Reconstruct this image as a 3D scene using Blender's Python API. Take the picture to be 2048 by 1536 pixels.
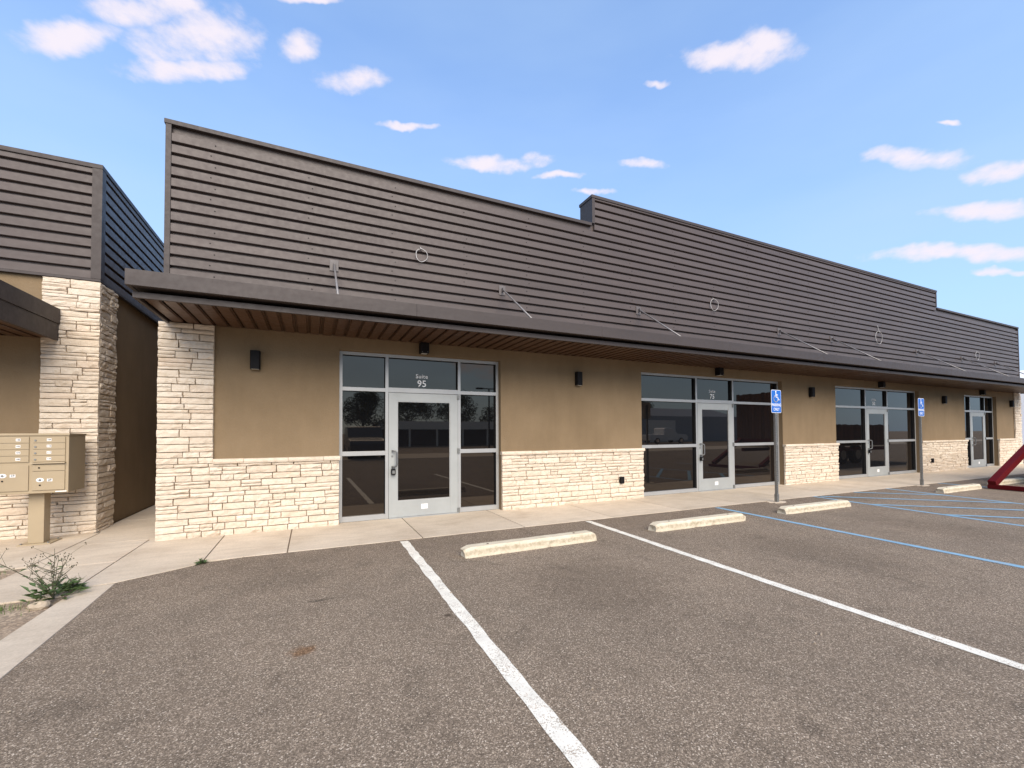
import bpy, bmesh, math, random
from mathutils import Vector, Matrix, noise as mnoise
R = math.radians
random.seed(7)
for o in list(bpy.data.objects): bpy.data.objects.remove(o)
scene = bpy.context.scene
C = scene.collection

# ------------------------------------------------------------------ camera
F_PX, YAW, V0, CX, ROLL, PITCH, CAM_H = 855.3162, .4367, 844.5012, 1022.2829, -.0051, .0237, 1.395
D = 7.061            # distance from the camera to the facade plane (metres along +y)
_fw = Vector((math.sin(YAW)*math.cos(PITCH), math.cos(YAW)*math.cos(PITCH), math.sin(PITCH)))
_rt = Vector((math.cos(YAW), -math.sin(YAW), 0))
_up = _rt.cross(_fw)
_X = _rt*math.cos(ROLL) + _up*math.sin(ROLL)
_Y = _up*math.cos(ROLL) - _rt*math.sin(ROLL)
cd = bpy.data.cameras.new('camera'); cam = bpy.data.objects.new('camera', cd); C.objects.link(cam)
M = Matrix((_X, _Y, -_fw)).transposed().to_4x4(); M.translation = (0, 0, CAM_H)
cam.matrix_world = M
cd.sensor_width = 36; cd.lens = F_PX/2048*36
cd.shift_x = (1024-CX)/2048; cd.shift_y = (V0-768)/2048
cd.clip_start = .05; cd.clip_end = 3000
scene.camera = cam
def ray(u, v):
    """photo pixel -> direction (only a direction; distance comes from what the thing touches)"""
    U, V = u-CX, v-V0
    d = _X*(U/F_PX) + _Y*(-V/F_PX) + _fw
    return d.normalized()
def px_area(p, w, h):
    q = Vector(p) - Vector((0, 0, CAM_H)); t = q.dot(_fw)
    if t < .1: return 0
    u = CX + F_PX*q.dot(_X)/t
    if u < -40 or u > 2090: return 0
    return w*h/(t*t)*abs(q.normalized().y)

# ------------------------------------------------------------------ exposure, sun, sky
scene.view_settings.view_transform = 'Standard'; scene.view_settings.look = 'None'
scene.view_settings.gamma = 1; scene.view_settings.use_curve_mapping = False
scene.view_settings.exposure = 0.0
SUN_EL, SUN_AZ = R(37), R(186)          # azimuth clockwise from +y: behind the camera, to its left
to_sun = Vector((math.sin(SUN_AZ)*math.cos(SUN_EL), math.cos(SUN_AZ)*math.cos(SUN_EL), math.sin(SUN_EL)))
sl = bpy.data.lights.new('sun', 'SUN'); sl.energy = 5.0; sl.angle = R(49); sl.color = (1, .87, .70)
so = bpy.data.objects.new('sun', sl); C.objects.link(so)
so.rotation_euler = (-to_sun).to_track_quat('-Z', 'Y').to_euler(); so.location = to_sun*60

world = bpy.data.worlds.new('World'); scene.world = world; world.use_nodes = True
def build_world():
    nt = world.node_tree; N = nt.nodes; L = nt.links; N.clear()
    out = N.new('ShaderNodeOutputWorld'); bg = N.new('ShaderNodeBackground'); bg.inputs['Strength'].default_value = .1
    L.new(bg.outputs[0], out.inputs[0])
    sky = N.new('ShaderNodeTexSky'); sky.sky_type = 'NISHITA'; sky.sun_disc = False
    sky.sun_elevation = SUN_EL; sky.sun_rotation = SUN_AZ; sky.air_density = 1.0; sky.dust_density = .6; sky.ozone_density = 1.5
    tc = N.new('ShaderNodeTexCoord'); sep = N.new('ShaderNodeSeparateXYZ'); L.new(tc.outputs['Generated'], sep.inputs[0])
    def m(op, a, b=None, c=None):
        n = N.new('ShaderNodeMath'); n.operation = op
        for i, x in enumerate((a, b, c)):
            if x is None: continue
            if isinstance(x, (int, float)): n.inputs[i].default_value = x
            else: L.new(x, n.inputs[i])
        return n.outputs[0]
    def vm(op, a, b):
        n = N.new('ShaderNodeVectorMath'); n.operation = op
        for i, x in enumerate((a, b)):
            if isinstance(x, tuple): n.inputs[i].default_value = x
            else: L.new(x, n.inputs[i])
        return n
    az = m('ARCTAN2', sep.outputs[0], sep.outputs[1]); el = m('ARCSINE', sep.outputs[2])
    comb = N.new('ShaderNodeCombineXYZ'); L.new(az, comb.inputs[0]); L.new(el, comb.inputs[1])
    # wobble the coordinates so that outlines are uneven
    n1 = N.new('ShaderNodeTexNoise'); n1.inputs['Scale'].default_value = 9; n1.inputs['Detail'].default_value = 4; n1.inputs['Roughness'].default_value = .6
    L.new(tc.outputs['Generated'], n1.inputs['Vector'])
    w = vm('SUBTRACT', n1.outputs['Color'], (.5, .5, .5)); w2 = vm('MULTIPLY', w.outputs[0], (.07, .045, 0))
    P = vm('ADD', comb.outputs[0], w2.outputs[0]).outputs[0]
    spots = []
    for (u, v, hw, hh) in ((150,68,100,36),(290,18,130,36),(400,82,135,60),(380,142,130,26),(600,95,48,30),(690,160,75,26),(620,2,65,12),
        (1470,112,115,30),(1535,88,55,34),(1005,322,98,17),(1275,328,46,11),(1118,351,44,8),(1830,314,112,22),(2010,342,75,22),
        (1970,425,110,20),(1900,511,185,17),(2010,541,70,8),(815,251,55,8),(1322,163,28,8),(1190,385,45,7),(1892,245,30,5)):
        d = ray(u, v); a0, e0 = math.atan2(d.x, d.y), math.asin(d.z); dl = []
        for q in (ray(u+20, v), ray(u, v-20)): dl.append(((math.atan2(q.x, q.y)-a0)/20, (math.asin(q.z)-e0)/20))
        (p, q), (r_, t_) = dl; det = p*t_-q*r_
        spots.append((a0, e0, (t_/det/hw, -r_/det/hw, 0), (-q/det/hh, p/det/hh, 0)))
    rr = random.Random(3)
    for k in range(16):     # the same kind of cloud all round, outside the photograph's frame too
        a0 = rr.uniform(R(85), R(310)); a0 = a0 if a0 < math.pi else a0-2*math.pi
        spots.append((a0, rr.uniform(.14, .9), (1/rr.uniform(.07, .2), 0, 0), (0, 1/rr.uniform(.02, .06), 0)))
    acc = None
    for (a0, e0, sa, se) in spots:
        q = vm('SUBTRACT', P, (a0, e0, 0)).outputs[0]; d1 = vm('DOT_PRODUCT', q, sa).outputs['Value']; d2 = vm('DOT_PRODUCT', q, se).outputs['Value']
        dd = m('MULTIPLY_ADD', d1, d1, m('MULTIPLY', d2, d2))
        acc = dd if acc is None else m('MINIMUM', acc, dd)
    body = m('MULTIPLY', m('SUBTRACT', 1.45, acc), 1.25)
    n2 = N.new('ShaderNodeTexNoise'); n2.inputs['Scale'].default_value = 17; n2.inputs['Detail'].default_value = 6; n2.inputs['Roughness'].default_value = .58
    mp = N.new('ShaderNodeMapping'); mp.inputs['Scale'].default_value = (1, 1, 1.9); L.new(tc.outputs['Generated'], mp.inputs[0]); L.new(mp.outputs[0], n2.inputs['Vector'])
    puff = m('MULTIPLY', m('SUBTRACT', n2.outputs['Fac'], .5), 4.2)
    dens = m('ADD', m('MAXIMUM', body, -1.5), puff)
    mr = N.new('ShaderNodeMapRange'); mr.interpolation_type = 'SMOOTHSTEP'
    L.new(dens, mr.inputs['Value']); mr.inputs['From Min'].default_value = .0; mr.inputs['From Max'].default_value = 2.1; mr.inputs['To Max'].default_value = .97
    # thin high veil
    n3 = N.new('ShaderNodeTexNoise'); n3.inputs['Scale'].default_value = 2.2; n3.inputs['Detail'].default_value = 4
    mp3 = N.new('ShaderNodeMapping'); mp3.inputs['Scale'].default_value = (1, 1, 3.5); mp3.inputs['Rotation'].default_value = (.25, .1, 0)
    L.new(tc.outputs['Generated'], mp3.inputs[0]); L.new(mp3.outputs[0], n3.inputs['Vector'])
    veil = N.new('ShaderNodeMapRange'); L.new(n3.outputs['Fac'], veil.inputs['Value']); veil.inputs['To Min'].default_value = .26; veil.inputs['From Min'].default_value = .36; veil.inputs['From Max'].default_value = .75; veil.inputs['To Max'].default_value = .46
    hz = N.new('ShaderNodeMapRange'); L.new(el, hz.inputs['Value']); hz.inputs['From Min'].default_value = .0; hz.inputs['From Max'].default_value = .75; hz.inputs['To Min'].default_value = .55; hz.inputs['To Max'].default_value = 0
    haze = m('MINIMUM', m('ADD', veil.outputs[0], hz.outputs[0]), 1)
    gain = N.new('ShaderNodeMix'); gain.data_type = 'RGBA'; gain.blend_type = 'MULTIPLY'; gain.inputs['Factor'].default_value = 1
    L.new(sky.outputs[0], gain.inputs['A']); gain.inputs['B'].default_value = SKY_GAIN
    mx0 = N.new('ShaderNodeMix'); mx0.data_type = 'RGBA'; L.new(haze, mx0.inputs['Factor']); L.new(gain.outputs['Result'], mx0.inputs['A']); mx0.inputs['B'].default_value = (5.4, 7.5, 10.4, 1)
    mx = N.new('ShaderNodeMix'); mx.data_type = 'RGBA'; L.new(mr.outputs[0], mx.inputs['Factor']); L.new(mx0.outputs['Result'], mx.inputs['A']); mx.inputs['B'].default_value = (9.6, 8.9, 9.8, 1)
    L.new(mx.outputs['Result'], bg.inputs['Color'])
SKY_GAIN = (2.15, 2.75, 3.5, 1)
build_world()

# ------------------------------------------------------------------ materials
MATS = {}
class Mat:
    def __init__(s, name):
        s.m = bpy.data.materials.new(name); s.m.use_nodes = True; s.nt = s.m.node_tree; s.N = s.nt.nodes; s.L = s.nt.links
        s.N.clear(); s.out = s.N.new('ShaderNodeOutputMaterial'); s.p = s.N.new('ShaderNodeBsdfPrincipled'); s.L.new(s.p.outputs[0], s.out.inputs[0])
        s.geo = s.N.new('ShaderNodeNewGeometry'); s.pos = s.geo.outputs['Position']; MATS[name] = s.m
    def set(s, **k):
        for n, v in k.items():
            s.p.inputs[n.replace('_', ' ')].default_value = v
        return s
    def noise(s, scale, detail=4, rough=.55, stretch=None, dist=0):
        n = s.N.new('ShaderNodeTexNoise'); n.inputs['Scale'].default_value = scale; n.inputs['Detail'].default_value = detail; n.inputs['Roughness'].default_value = rough; n.inputs['Distortion'].default_value = dist
        if stretch:
            mp = s.N.new('ShaderNodeMapping'); mp.inputs['Scale'].default_value = stretch; s.L.new(s.pos, mp.inputs[0]); s.L.new(mp.outputs[0], n.inputs['Vector'])
        else: s.L.new(s.pos, n.inputs['Vector'])
        return n.outputs['Fac']
    def vor(s, scale, out='Color', feature='F1'):
        n = s.N.new('ShaderNodeTexVoronoi'); n.feature = feature; n.inputs['Scale'].default_value = scale; s.L.new(s.pos, n.inputs['Vector']); return n.outputs[out]
    def ramp(s, fac, stops):
        n = s.N.new('ShaderNodeValToRGB'); s.L.new(fac, n.inputs[0]); e = n.color_ramp.elements
        while len(e) < len(stops): e.new(.5)
        for q, (p, c) in zip(e, stops): q.position = p; q.color = (c, c, c, 1) if isinstance(c, (int, float)) else (*c, 1)
        return n.outputs[0]
    def mr(s, x, a, b, c=0., d=1.):
        n = s.N.new('ShaderNodeMapRange'); s.L.new(x, n.inputs['Value'])
        for k, v in (('From Min', a), ('From Max', b), ('To Min', c), ('To Max', d)): n.inputs[k].default_value = v
        return n.outputs[0]
    def math(s, op, a, b=None):
        n = s.N.new('ShaderNodeMath'); n.operation = op
        for i, x in enumerate((a, b)):
            if x is None: continue
            if isinstance(x, (int, float)): n.inputs[i].default_value = x
            else: s.L.new(x, n.inputs[i])
        return n.outputs[0]
    def mix(s, fac, a, b, mode='MIX'):
        n = s.N.new('ShaderNodeMix'); n.data_type = 'RGBA'; n.blend_type = mode
        for k, x in (('Factor', fac), ('A', a), ('B', b)):
            if isinstance(x, (int, float)): n.inputs[k].default_value = x if k == 'Factor' else (x, x, x, 1)
            elif isinstance(x, tuple): n.inputs[k].default_value = (*x, 1)
            else: s.L.new(x, n.inputs[k])
        return n.outputs['Result']
    def col(s, x):
        if isinstance(x, tuple): s.p.inputs['Base Color'].default_value = (*x, 1)
        else: s.L.new(x, s.p.inputs['Base Color'])
        return s
    def bump(s, h, dist=.01, strength=1.):
        b = s.N.new('ShaderNodeBump'); b.inputs['Distance'].default_value = dist; b.inputs['Strength'].default_value = strength
        s.L.new(h, b.inputs['Height']); s.L.new(b.outputs[0], s.p.inputs['Normal']); return s
    def rnd(s):
        o = s.N.new('ShaderNodeObjectInfo'); return s.math('FRACT', s.math('ADD', s.geo.outputs['Random Per Island'], o.outputs['Random']))

def simple(name, c, rough=.5, metal=0, var=.12, scale=6, bump=0, bscale=60, **k):
    m = Mat(name); n = m.noise(scale, 5)
    lo = tuple(x*(1-var) for x in c); hi = tuple(min(1, x*(1+var)) for x in c)
    m.col(m.ramp(n, ((.3, lo), (.7, hi)))); m.set(Roughness=rough, Metallic=metal, **k)
    if bump: m.bump(m.noise(bscale, 3), bump)
    return m.m

# asphalt ------------------------------------------------------------
def asphalt_nodes(m):
    v1 = m.vor(175); sp = m.N.new('ShaderNodeSeparateColor'); m.L.new(v1, sp.inputs[0])
    agg = m.ramp(sp.outputs[0], ((0, (.128, .096, .067)), (.4, (.207, .158, .112)), (.75, (.288, .222, .157)), (.94, (.44, .345, .25)), (1, (.68, .57, .44))))
    fine = m.noise(260, 3, .7); agg = m.mix(.85, agg, m.ramp(fine, ((.3, .6), (.7, 1.36))), 'MULTIPLY')
    big = m.noise(.55, 5, .6); agg = m.mix(1, agg, m.ramp(big, ((.3, (.93, .93, .93)), (.7, (1.16, 1.15, 1.14)))), 'MULTIPLY')
    mid = m.noise(3.1, 6, .62, dist=.6); agg = m.mix(1, agg, m.ramp(mid, ((.26, .72), (.42, .95), (.72, 1.07))), 'MULTIPLY')
    od = m.N.new('ShaderNodeTexVoronoi'); od.inputs['Scale'].default_value = .9; m.L.new(m.pos, od.inputs['Vector'])       # scattered oil drips
    dd = m.math('ADD', od.outputs['Distance'], m.math('MULTIPLY', m.math('SUBTRACT', m.noise(9, 4), .5), .13)); agg = m.mix(1, agg, m.ramp(dd, ((.015, .62), (.075, 1))), 'MULTIPLY')
    return agg, sp.outputs[0], fine
m = Mat('asphalt'); agg, cell, fine = asphalt_nodes(m)
def blot(m, base, x, y, rx, ry, colr, amt):
    v = m.N.new('ShaderNodeVectorMath'); v.operation = 'SUBTRACT'; m.L.new(m.pos, v.inputs[0]); v.inputs[1].default_value = (x, y, 0)
    w = m.N.new('ShaderNodeVectorMath'); w.operation = 'MULTIPLY'; m.L.new(v.outputs[0], w.inputs[0]); w.inputs[1].default_value = (1/rx, 1/ry, 0)
    ln = m.N.new('ShaderNodeVectorMath'); ln.operation = 'LENGTH'; m.L.new(w.outputs[0], ln.inputs[0])
    dd = m.math('ADD', ln.outputs['Value'], m.math('MULTIPLY', m.math('SUBTRACT', m.noise(14, 4), .5), 1.6))
    return m.mix(m.mr(dd, .5, 1.1, amt, 0), base, colr, 'MULTIPLY')
agg = blot(m, agg, -.04, 3.08, .10, .08, (.72, .50, .32), .8)
agg = blot(m, agg, .06, 3.95, .12, .03, (.5, .5, .5), .9)
agg = blot(m, agg, .95, 3.2, .04, .03, (.4, .38, .36), .9)
agg = blot(m, agg, -.25, 4.6, .6, .35, (.8, .8, .8), .8)
agg = blot(m, agg, 14, 5.3, 40, .62, (.86, .86, .87), .8)
agg = blot(m, agg, 2.4, 3.3, .7, .9, (.82, .81, .8), .9)
agg = blot(m, agg, 5.3, 3.0, .6, 1.1, (.85, .84, .83), .9)
agg = blot(m, agg, 8.1, 3.0, .6, 1.1, (.85, .84, .83), .9)
m.col(agg).set(Roughness=.9, Specular_IOR_Level=.25)
m.bump(m.math('ADD', cell, fine), .006, .75)
# painted lines: worn paint letting the asphalt through
def paint(name, c, wear):
    m = Mat(name); agg, cell, fine = asphalt_nodes(m)
    tone = m.mix(1, c, m.ramp(m.noise(9, 5), ((.3, .86), (.7, 1.05))), 'MULTIPLY')
    t = m.math('ADD', m.math('MULTIPLY', cell, .5), m.math('MULTIPLY', m.noise(7, 6, .7), .7))
    m.col(m.mix(m.mr(t, wear, wear+.12), tone, agg)).set(Roughness=.75)
    m.bump(m.math('ADD', cell, fine), .004, .5); return m.m
paint('white_paint', (.84, .79, .67), .72); paint('blue_paint', (.23, .41, .545), .78)
# concrete -------------------------------------------------------------
m = Mat('concrete')
b = m.ramp(m.noise(1.3, 6, .62, dist=.4), ((.25, (.47, .38, .28)), (.5, (.57, .475, .36)), (.75, (.63, .53, .41))))
b = m.mix(.8, b, m.ramp(m.noise(60, 4, .7), ((.3, .84), (.7, 1.12))), 'MULTIPLY')
b = m.mix(.5, b, m.ramp(m.noise(7, 5, .6, stretch=(.35, 1.6, 1)), ((.3, .82), (.6, 1.05))), 'MULTIPLY')
b = m.mix(1, b, m.ramp(m.rnd(), ((0, .93), (1, 1.05))), 'MULTIPLY')
m.col(b).set(Roughness=.88, Specular_IOR_Level=.3); m.bump(m.noise(120, 4, .7), .003, .5)
m = Mat('stop_concrete')
b = m.ramp(m.noise(6, 6, .65, dist=.5), ((.25, (.50, .42, .29)), (.45, (.60, .52, .38)), (.75, (.68, .60, .46))))
b = m.mix(.8, b, m.ramp(m.noise(70, 4, .7), ((.3, .80), (.65, 1.08))), 'MULTIPLY')
sx = m.N.new('ShaderNodeSeparateXYZ'); m.L.new(m.pos, sx.inputs[0])          # tyre scuff band at bumper-rub height, broken up
band = m.math('SUBTRACT', 1.0, m.math('ABSOLUTE', m.math('DIVIDE', m.math('SUBTRACT', m.math('ADD', sx.outputs[2], m.math('MULTIPLY', m.math('SUBTRACT', m.noise(13, 5, .65), .5), .10)), .060), .034)))
b = m.mix(m.math('MULTIPLY', m.mr(band, 0, .6), m.mr(m.noise(21, 6, .65), .35, .65, .05, .7)), b, (.27, .20, .115))
m.col(b).set(Roughness=.9); m.bump(m.noise(90, 4, .7), .004, .5)
# stone ----------------------------------------------------------------
m = Mat('ledger_stone')
b = m.ramp(m.rnd(), ((0, (.63, .525, .405)), (.35, (.69, .585, .46)), (.7, (.73, .63, .505)), (1, (.68, .555, .425))))
b = m.mix(.9, b, m.ramp(m.noise(9, 6, .65), ((.25, (.80, .76, .70)), (.5, (1, 1, 1)), (.8, (1.06, 1.05, 1.05)))), 'MULTIPLY')
m.col(b).set(Roughness=.9, Specular_IOR_Level=.25)
m.bump(m.math('ADD', m.noise(17, 7, .7, dist=1.2), m.math('MULTIPLY', m.noise(80, 4, .7), .3)), .024, .8)
simple('mortar', (.20, .15, .105), .95, var=.3, scale=20)
# stucco -----------------------------------------------------------------
m = Mat('stucco')
b = m.ramp(m.noise(.9, 5, .6), ((.3, (.208, .147, .085)), (.7, (.250, .179, .106))))
b = m.mix(.6, b, m.ramp(m.noise(4, 5, .6, stretch=(1.5, 1, .35)), ((.3, .90), (.7, 1.06))), 'MULTIPLY')
b = m.mix(.5, b, m.ramp(m.noise(150, 3, .7), ((.3, .86), (.7, 1.1))), 'MULTIPLY')
m.col(b).set(Roughness=.92, Specular_IOR_Level=.2); m.bump(m.math('ADD', m.noise(160, 4, .7), m.noise(38, 4, .6)), .006, .8)
# painted steel -----------------------------------------------------------
def steel(name, c, rough=.42, wav=.012):
    m = Mat(name)
    b = m.ramp(m.noise(2.2, 5, .6, stretch=(.25, 1, 1.5)), ((.3, tuple(x*.88 for x in c)), (.7, tuple(x*1.1 for x in c))))
    b = m.mix(.5, b, m.ramp(m.noise(30, 5, .7, stretch=(.3, 1, 1.4)), ((.35, .88), (.65, 1.05))), 'MULTIPLY')
    b = m.mix(1, b, m.ramp(m.rnd(), ((0, .95), (1, 1.05))), 'MULTIPLY')
    m.col(b).set(Roughness=rough, Specular_IOR_Level=.32)
    m.L.new(m.mr(m.noise(14, 4, .6), .3, .7, rough-.06, rough+.1), m.p.inputs['Roughness'])
    m.bump(m.noise(2.4, 2, .4, stretch=(.5, 1, 2.5)), wav, .35); return m.m
steel('bronze_siding', (.090, .070, .063)); steel('bronze_trim', (.056, .044, .040), .5)
steel('bronze_soffit', (.085, .044, .026), .36); steel('red_steel', (.095, .004, .006), .55).node_tree.nodes['Principled BSDF'].inputs['Specular IOR Level'].default_value = .12
simple('galvanised', (.22, .22, .21), .45, .6, .2, 30); simple('handle_steel', (.15, .15, .15), .4, .3, .1, 10); simple('plate_steel', (.11, .095, .09), .5, 0, .2, 20); simple('rod_steel', (.26, .24, .225), .45, .3, .15, 20)
simple('aluminium', (.40, .40, .39), .42, .35, .06, 3); simple('door_aluminium', (.38, .39, .375), .45, .25, .06, 3)
simple('black_metal', (.010, .009, .010), .6, 0, .2, 20, Specular_IOR_Level=.15); simple('dark_rubber', (.015, .015, .015), .8); simple('lens', (.5, .48, .42), .3)
simple('mailbox_tan', (.36, .28, .175), .5, 0, .05, 4); simple('label_white', (.78, .77, .74), .6, var=.03); simple('ink', (.03, .03, .03), .7)
simple('sign_blue', (.010, .115, .46), .4, var=.06); simple('sign_white', (.82, .82, .82), .45, var=.03)
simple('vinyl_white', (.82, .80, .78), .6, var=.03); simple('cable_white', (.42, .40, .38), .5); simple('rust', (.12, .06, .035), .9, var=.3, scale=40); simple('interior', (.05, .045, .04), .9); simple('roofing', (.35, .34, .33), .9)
m = Mat('dirt'); b = m.ramp(m.noise(3, 6, .65), ((.3, (.24, .17, .11)), (.7, (.38, .29, .20))))
v = m.vor(70); sp = m.N.new('ShaderNodeSeparateColor'); m.L.new(v, sp.inputs[0]); b = m.mix(.8, b, m.ramp(sp.outputs[0], ((0, .6), (.7, 1.05), (1, 1.7))), 'MULTIPLY')
m.col(b).set(Roughness=.95); m.bump(m.math('ADD', sp.outputs[0], m.noise(40, 4)), .012, .8)
simple('leaf', (.075, .12, .035), .6, var=.45, scale=25); simple('leaf_far', (.045, .070, .022), .7, var=.4, scale=2); simple('stem', (.075, .07, .035), .8, var=.25, scale=30)
simple('bud', (.10, .085, .05), .8, var=.4, scale=60); simple('bark', (.09, .07, .05), .9, var=.3, scale=8, bump=.02, bscale=20); simple('grass', (.09, .15, .03), .7, var=.4, scale=20)
simple('rock', (.36, .29, .21), .9, var=.25, scale=12, bump=.01, bscale=30); simple('white_wall', (.78, .77, .74), .7, var=.08); simple('grey_wall', (.34, .36, .40), .7, var=.08)
simple('car_dark', (.03, .034, .04), .25); simple('car_white', (.7, .7, .7), .3, var=.03); simple('chrome', (.6, .6, .6), .2, 1.)
m = Mat('boards'); b = m.ramp(m.noise(2, 5, .6, stretch=(6, 6, .5)), ((.3, (.07, .03, .02)), (.7, (.16, .075, .045)))); m.col(m.mix(1, b, m.ramp(m.rnd(), ((0, .7), (1, 1.2))), 'MULTIPLY')).set(Roughness=.85); m.bump(m.noise(20, 4, stretch=(4, 4, .4)), .006)
# tinted reflective glazing
m = Mat('tinted_glass'); m.col((.006, .006, .007)).set(Roughness=.015, IOR=1.85); m.p.inputs['Specular Tint'].default_value = (1, .82, .64, 1)
m.bump(m.noise(.9, 1, .3), .004, .12)
tr = m.N.new('ShaderNodeBsdfTransparent'); tr.inputs[0].default_value = (.10, .09, .085, 1); ms = m.N.new('ShaderNodeMixShader'); ms.inputs[0].default_value = .88
m.L.new(tr.outputs[0], ms.inputs[1]); m.L.new(m.p.outputs[0], ms.inputs[2]); m.L.new(ms.outputs[0], m.out.inputs[0])
m = Mat('car_glass'); m.col((.01, .012, .014)).set(Roughness=.05, IOR=1.6)

# ------------------------------------------------------------------ mesh helpers
ORG = {}
class MB:
    def __init__(s): s.v = []; s.f = []
    def add(s, vs, fs):
        n = len(s.v); s.v += [tuple(x) for x in vs]; s.f += [tuple(i+n for i in q) for q in fs]; return s
    def box(s, x0, x1, y0, y1, z0, z1):
        return s.add([(x0,y0,z0),(x1,y0,z0),(x1,y1,z0),(x0,y1,z0),(x0,y0,z1),(x1,y0,z1),(x1,y1,z1),(x0,y1,z1)],
                     [(0,3,2,1),(4,5,6,7),(0,1,5,4),(1,2,6,5),(2,3,7,6),(3,0,4,7)])
    def rbox(s, c, ax, ay, az):
        """box from centre and three half-axis vectors"""
        c, ax, ay, az = map(Vector, (c, ax, ay, az)); vs = [c+ax*i+ay*j+az*k for k in (-1,1) for (i,j) in ((-1,-1),(1,-1),(1,1),(-1,1))]
        return s.add(vs, [(0,3,2,1),(4,5,6,7),(0,1,5,4),(1,2,6,5),(2,3,7,6),(3,0,4,7)])
    def ext(s, prof, axis, a, b, cuts=1, jit=0., cap=True):
        """extrude a 2D profile [(p,q)..] along axis 'x' (p=y,q=z), 'y' (p=x,q=z) or 'z' (p=x,q=y)"""
        n = len(prof); vs = []; fs = []
        for k in range(cuts+1):
            t = a+(b-a)*k/cuts; j = random.uniform(-jit, jit)
            for p, q in prof: vs.append({'x': (t, p+j, q), 'y': (p, t, q), 'z': (p, q, t)}[axis])
        for k in range(cuts):
            for i in range(n): fs.append((k*n+i, k*n+(i+1) % n, (k+1)*n+(i+1) % n, (k+1)*n+i))
        if cap: fs.append(tuple(range(n-1, -1, -1))); fs.append(tuple(cuts*n+i for i in range(n)))
        return s.add(vs, fs)
    def tube(s, pts, r, n=8, r2=None):
        pts = [Vector(p) for p in pts]; vs = []; fs = []; K = len(pts)
        nrm = None
        for k, p in enumerate(pts):
            t = (pts[min(k+1, K-1)]-pts[max(k-1, 0)]).normalized()
            if nrm is None: nrm = t.orthogonal().normalized()
            nrm = (nrm - t*nrm.dot(t)).normalized(); bn = t.cross(nrm)
            rr = r if r2 is None else r+(r2-r)*k/max(1, K-1)
            for i in range(n):
                a = 2*math.pi*i/n; vs.append(p+(nrm*math.cos(a)+bn*math.sin(a))*rr)
        for k in range(K-1):
            for i in range(n): fs.append((k*n+i, k*n+(i+1) % n, (k+1)*n+(i+1) % n, (k+1)*n+i))
        fs.append(tuple(range(n-1, -1, -1))); fs.append(tuple((K-1)*n+i for i in range(n)))
        return s.add(vs, fs)
    def build(s, name, mat, parent=None, bevel=0., smooth=False, origin=None):
        if origin is None: origin = ORG[parent] if parent is not None else (0, 0, 0)
        ox, oy, oz = origin
        me = bpy.data.meshes.new(name); me.from_pydata([(x-ox, y-oy, z-oz) for x, y, z in s.v], [], s.f)
        bm = bmesh.new(); bm.from_mesh(me); bmesh.ops.recalc_face_normals(bm, faces=bm.faces)
        if bevel: bmesh.ops.bevel(bm, geom=[e for e in bm.edges if e.is_manifold and e.calc_face_angle(0) > .5], offset=bevel, segments=2, affect='EDGES', profile=.6, clamp_overlap=True)
        bm.to_mesh(me); bm.free()
        me.materials.append(MATS[mat])
        if smooth: me.shade_smooth()
        o = bpy.data.objects.new(name, me); C.objects.link(o)
        if parent is not None:
            o.parent = parent; po = ORG[parent]; o.location = (ox-po[0], oy-po[1], oz-po[2])
        else: o.location = origin
        ORG[o] = tuple(origin); return o
def tag(o, label, cat, group=None):
    o['label'] = label; o['category'] = cat
    if group: o['group'] = group
    return o
def thing(name, label, cat, loc, group=None):
    o = bpy.data.objects.new(name, None); C.objects.link(o); o.location = loc; o.empty_display_size = .1; ORG[o] = tuple(loc); return tag(o, label, cat, group)
def struct(o): o['kind'] = 'structure'; return o
def stuff(o): o['kind'] = 'stuff'; return o
def inst(src, name, parent, loc, rot=(0,0,0), scale=(1,1,1)):
    o = bpy.data.objects.new(name, src); C.objects.link(o); o.parent = parent; po = ORG[parent]
    o.location = (loc[0]-po[0], loc[1]-po[1], loc[2]-po[2]); o.rotation_euler = rot; o.scale = scale; ORG[o] = tuple(loc); return o
def text_mesh(txt, size, bold=.012, ext=.001, space=1.):
    cu = bpy.data.curves.new('t', 'FONT'); cu.body = txt; cu.size = size; cu.align_x = 'CENTER'; cu.align_y = 'CENTER'; cu.extrude = ext; cu.offset = bold*size; cu.space_character = space; cu.resolution_u = 3
    o = bpy.data.objects.new('t', cu); C.objects.link(o); dg = bpy.context.evaluated_depsgraph_get()
    me = bpy.data.meshes.new_from_object(o.evaluated_get(dg)); bpy.data.objects.remove(o); return me
def text(name, txt, size, mat, parent, loc, bold=.012, rot=(R(90),0,0), space=1., sx=1.):
    me = text_mesh(txt, size, bold, .0008, space); me.name = name; me.materials.clear(); me.materials.append(MATS[mat])
    return inst(me, name, parent, loc, rot, (sx, 1, 1))

# ------------------------------------------------------------------ ground
EDGE = lambda x: 5.672 - .0118*(x-1)        # front edge of the sidewalk
g = MB().add([(-900,-900,-.04),(900,-900,-.04),(900,900,-.04),(-900,900,-.04)], [(0,1,2,3)]).build('ground', 'dirt'); struct(g)
lot = MB(); xs = [-1.72+ .9*i for i in range(70)]; ys = [-9.0+.9*i for i in range(17)]
vs = [(x, y, 0) for y in ys for x in xs]; n = len(xs)
lot.add(vs, [(j*n+i, j*n+i+1, (j+1)*n+i+1, (j+1)*n+i) for j in range(len(ys)-1) for i in range(n-1)])
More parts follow.
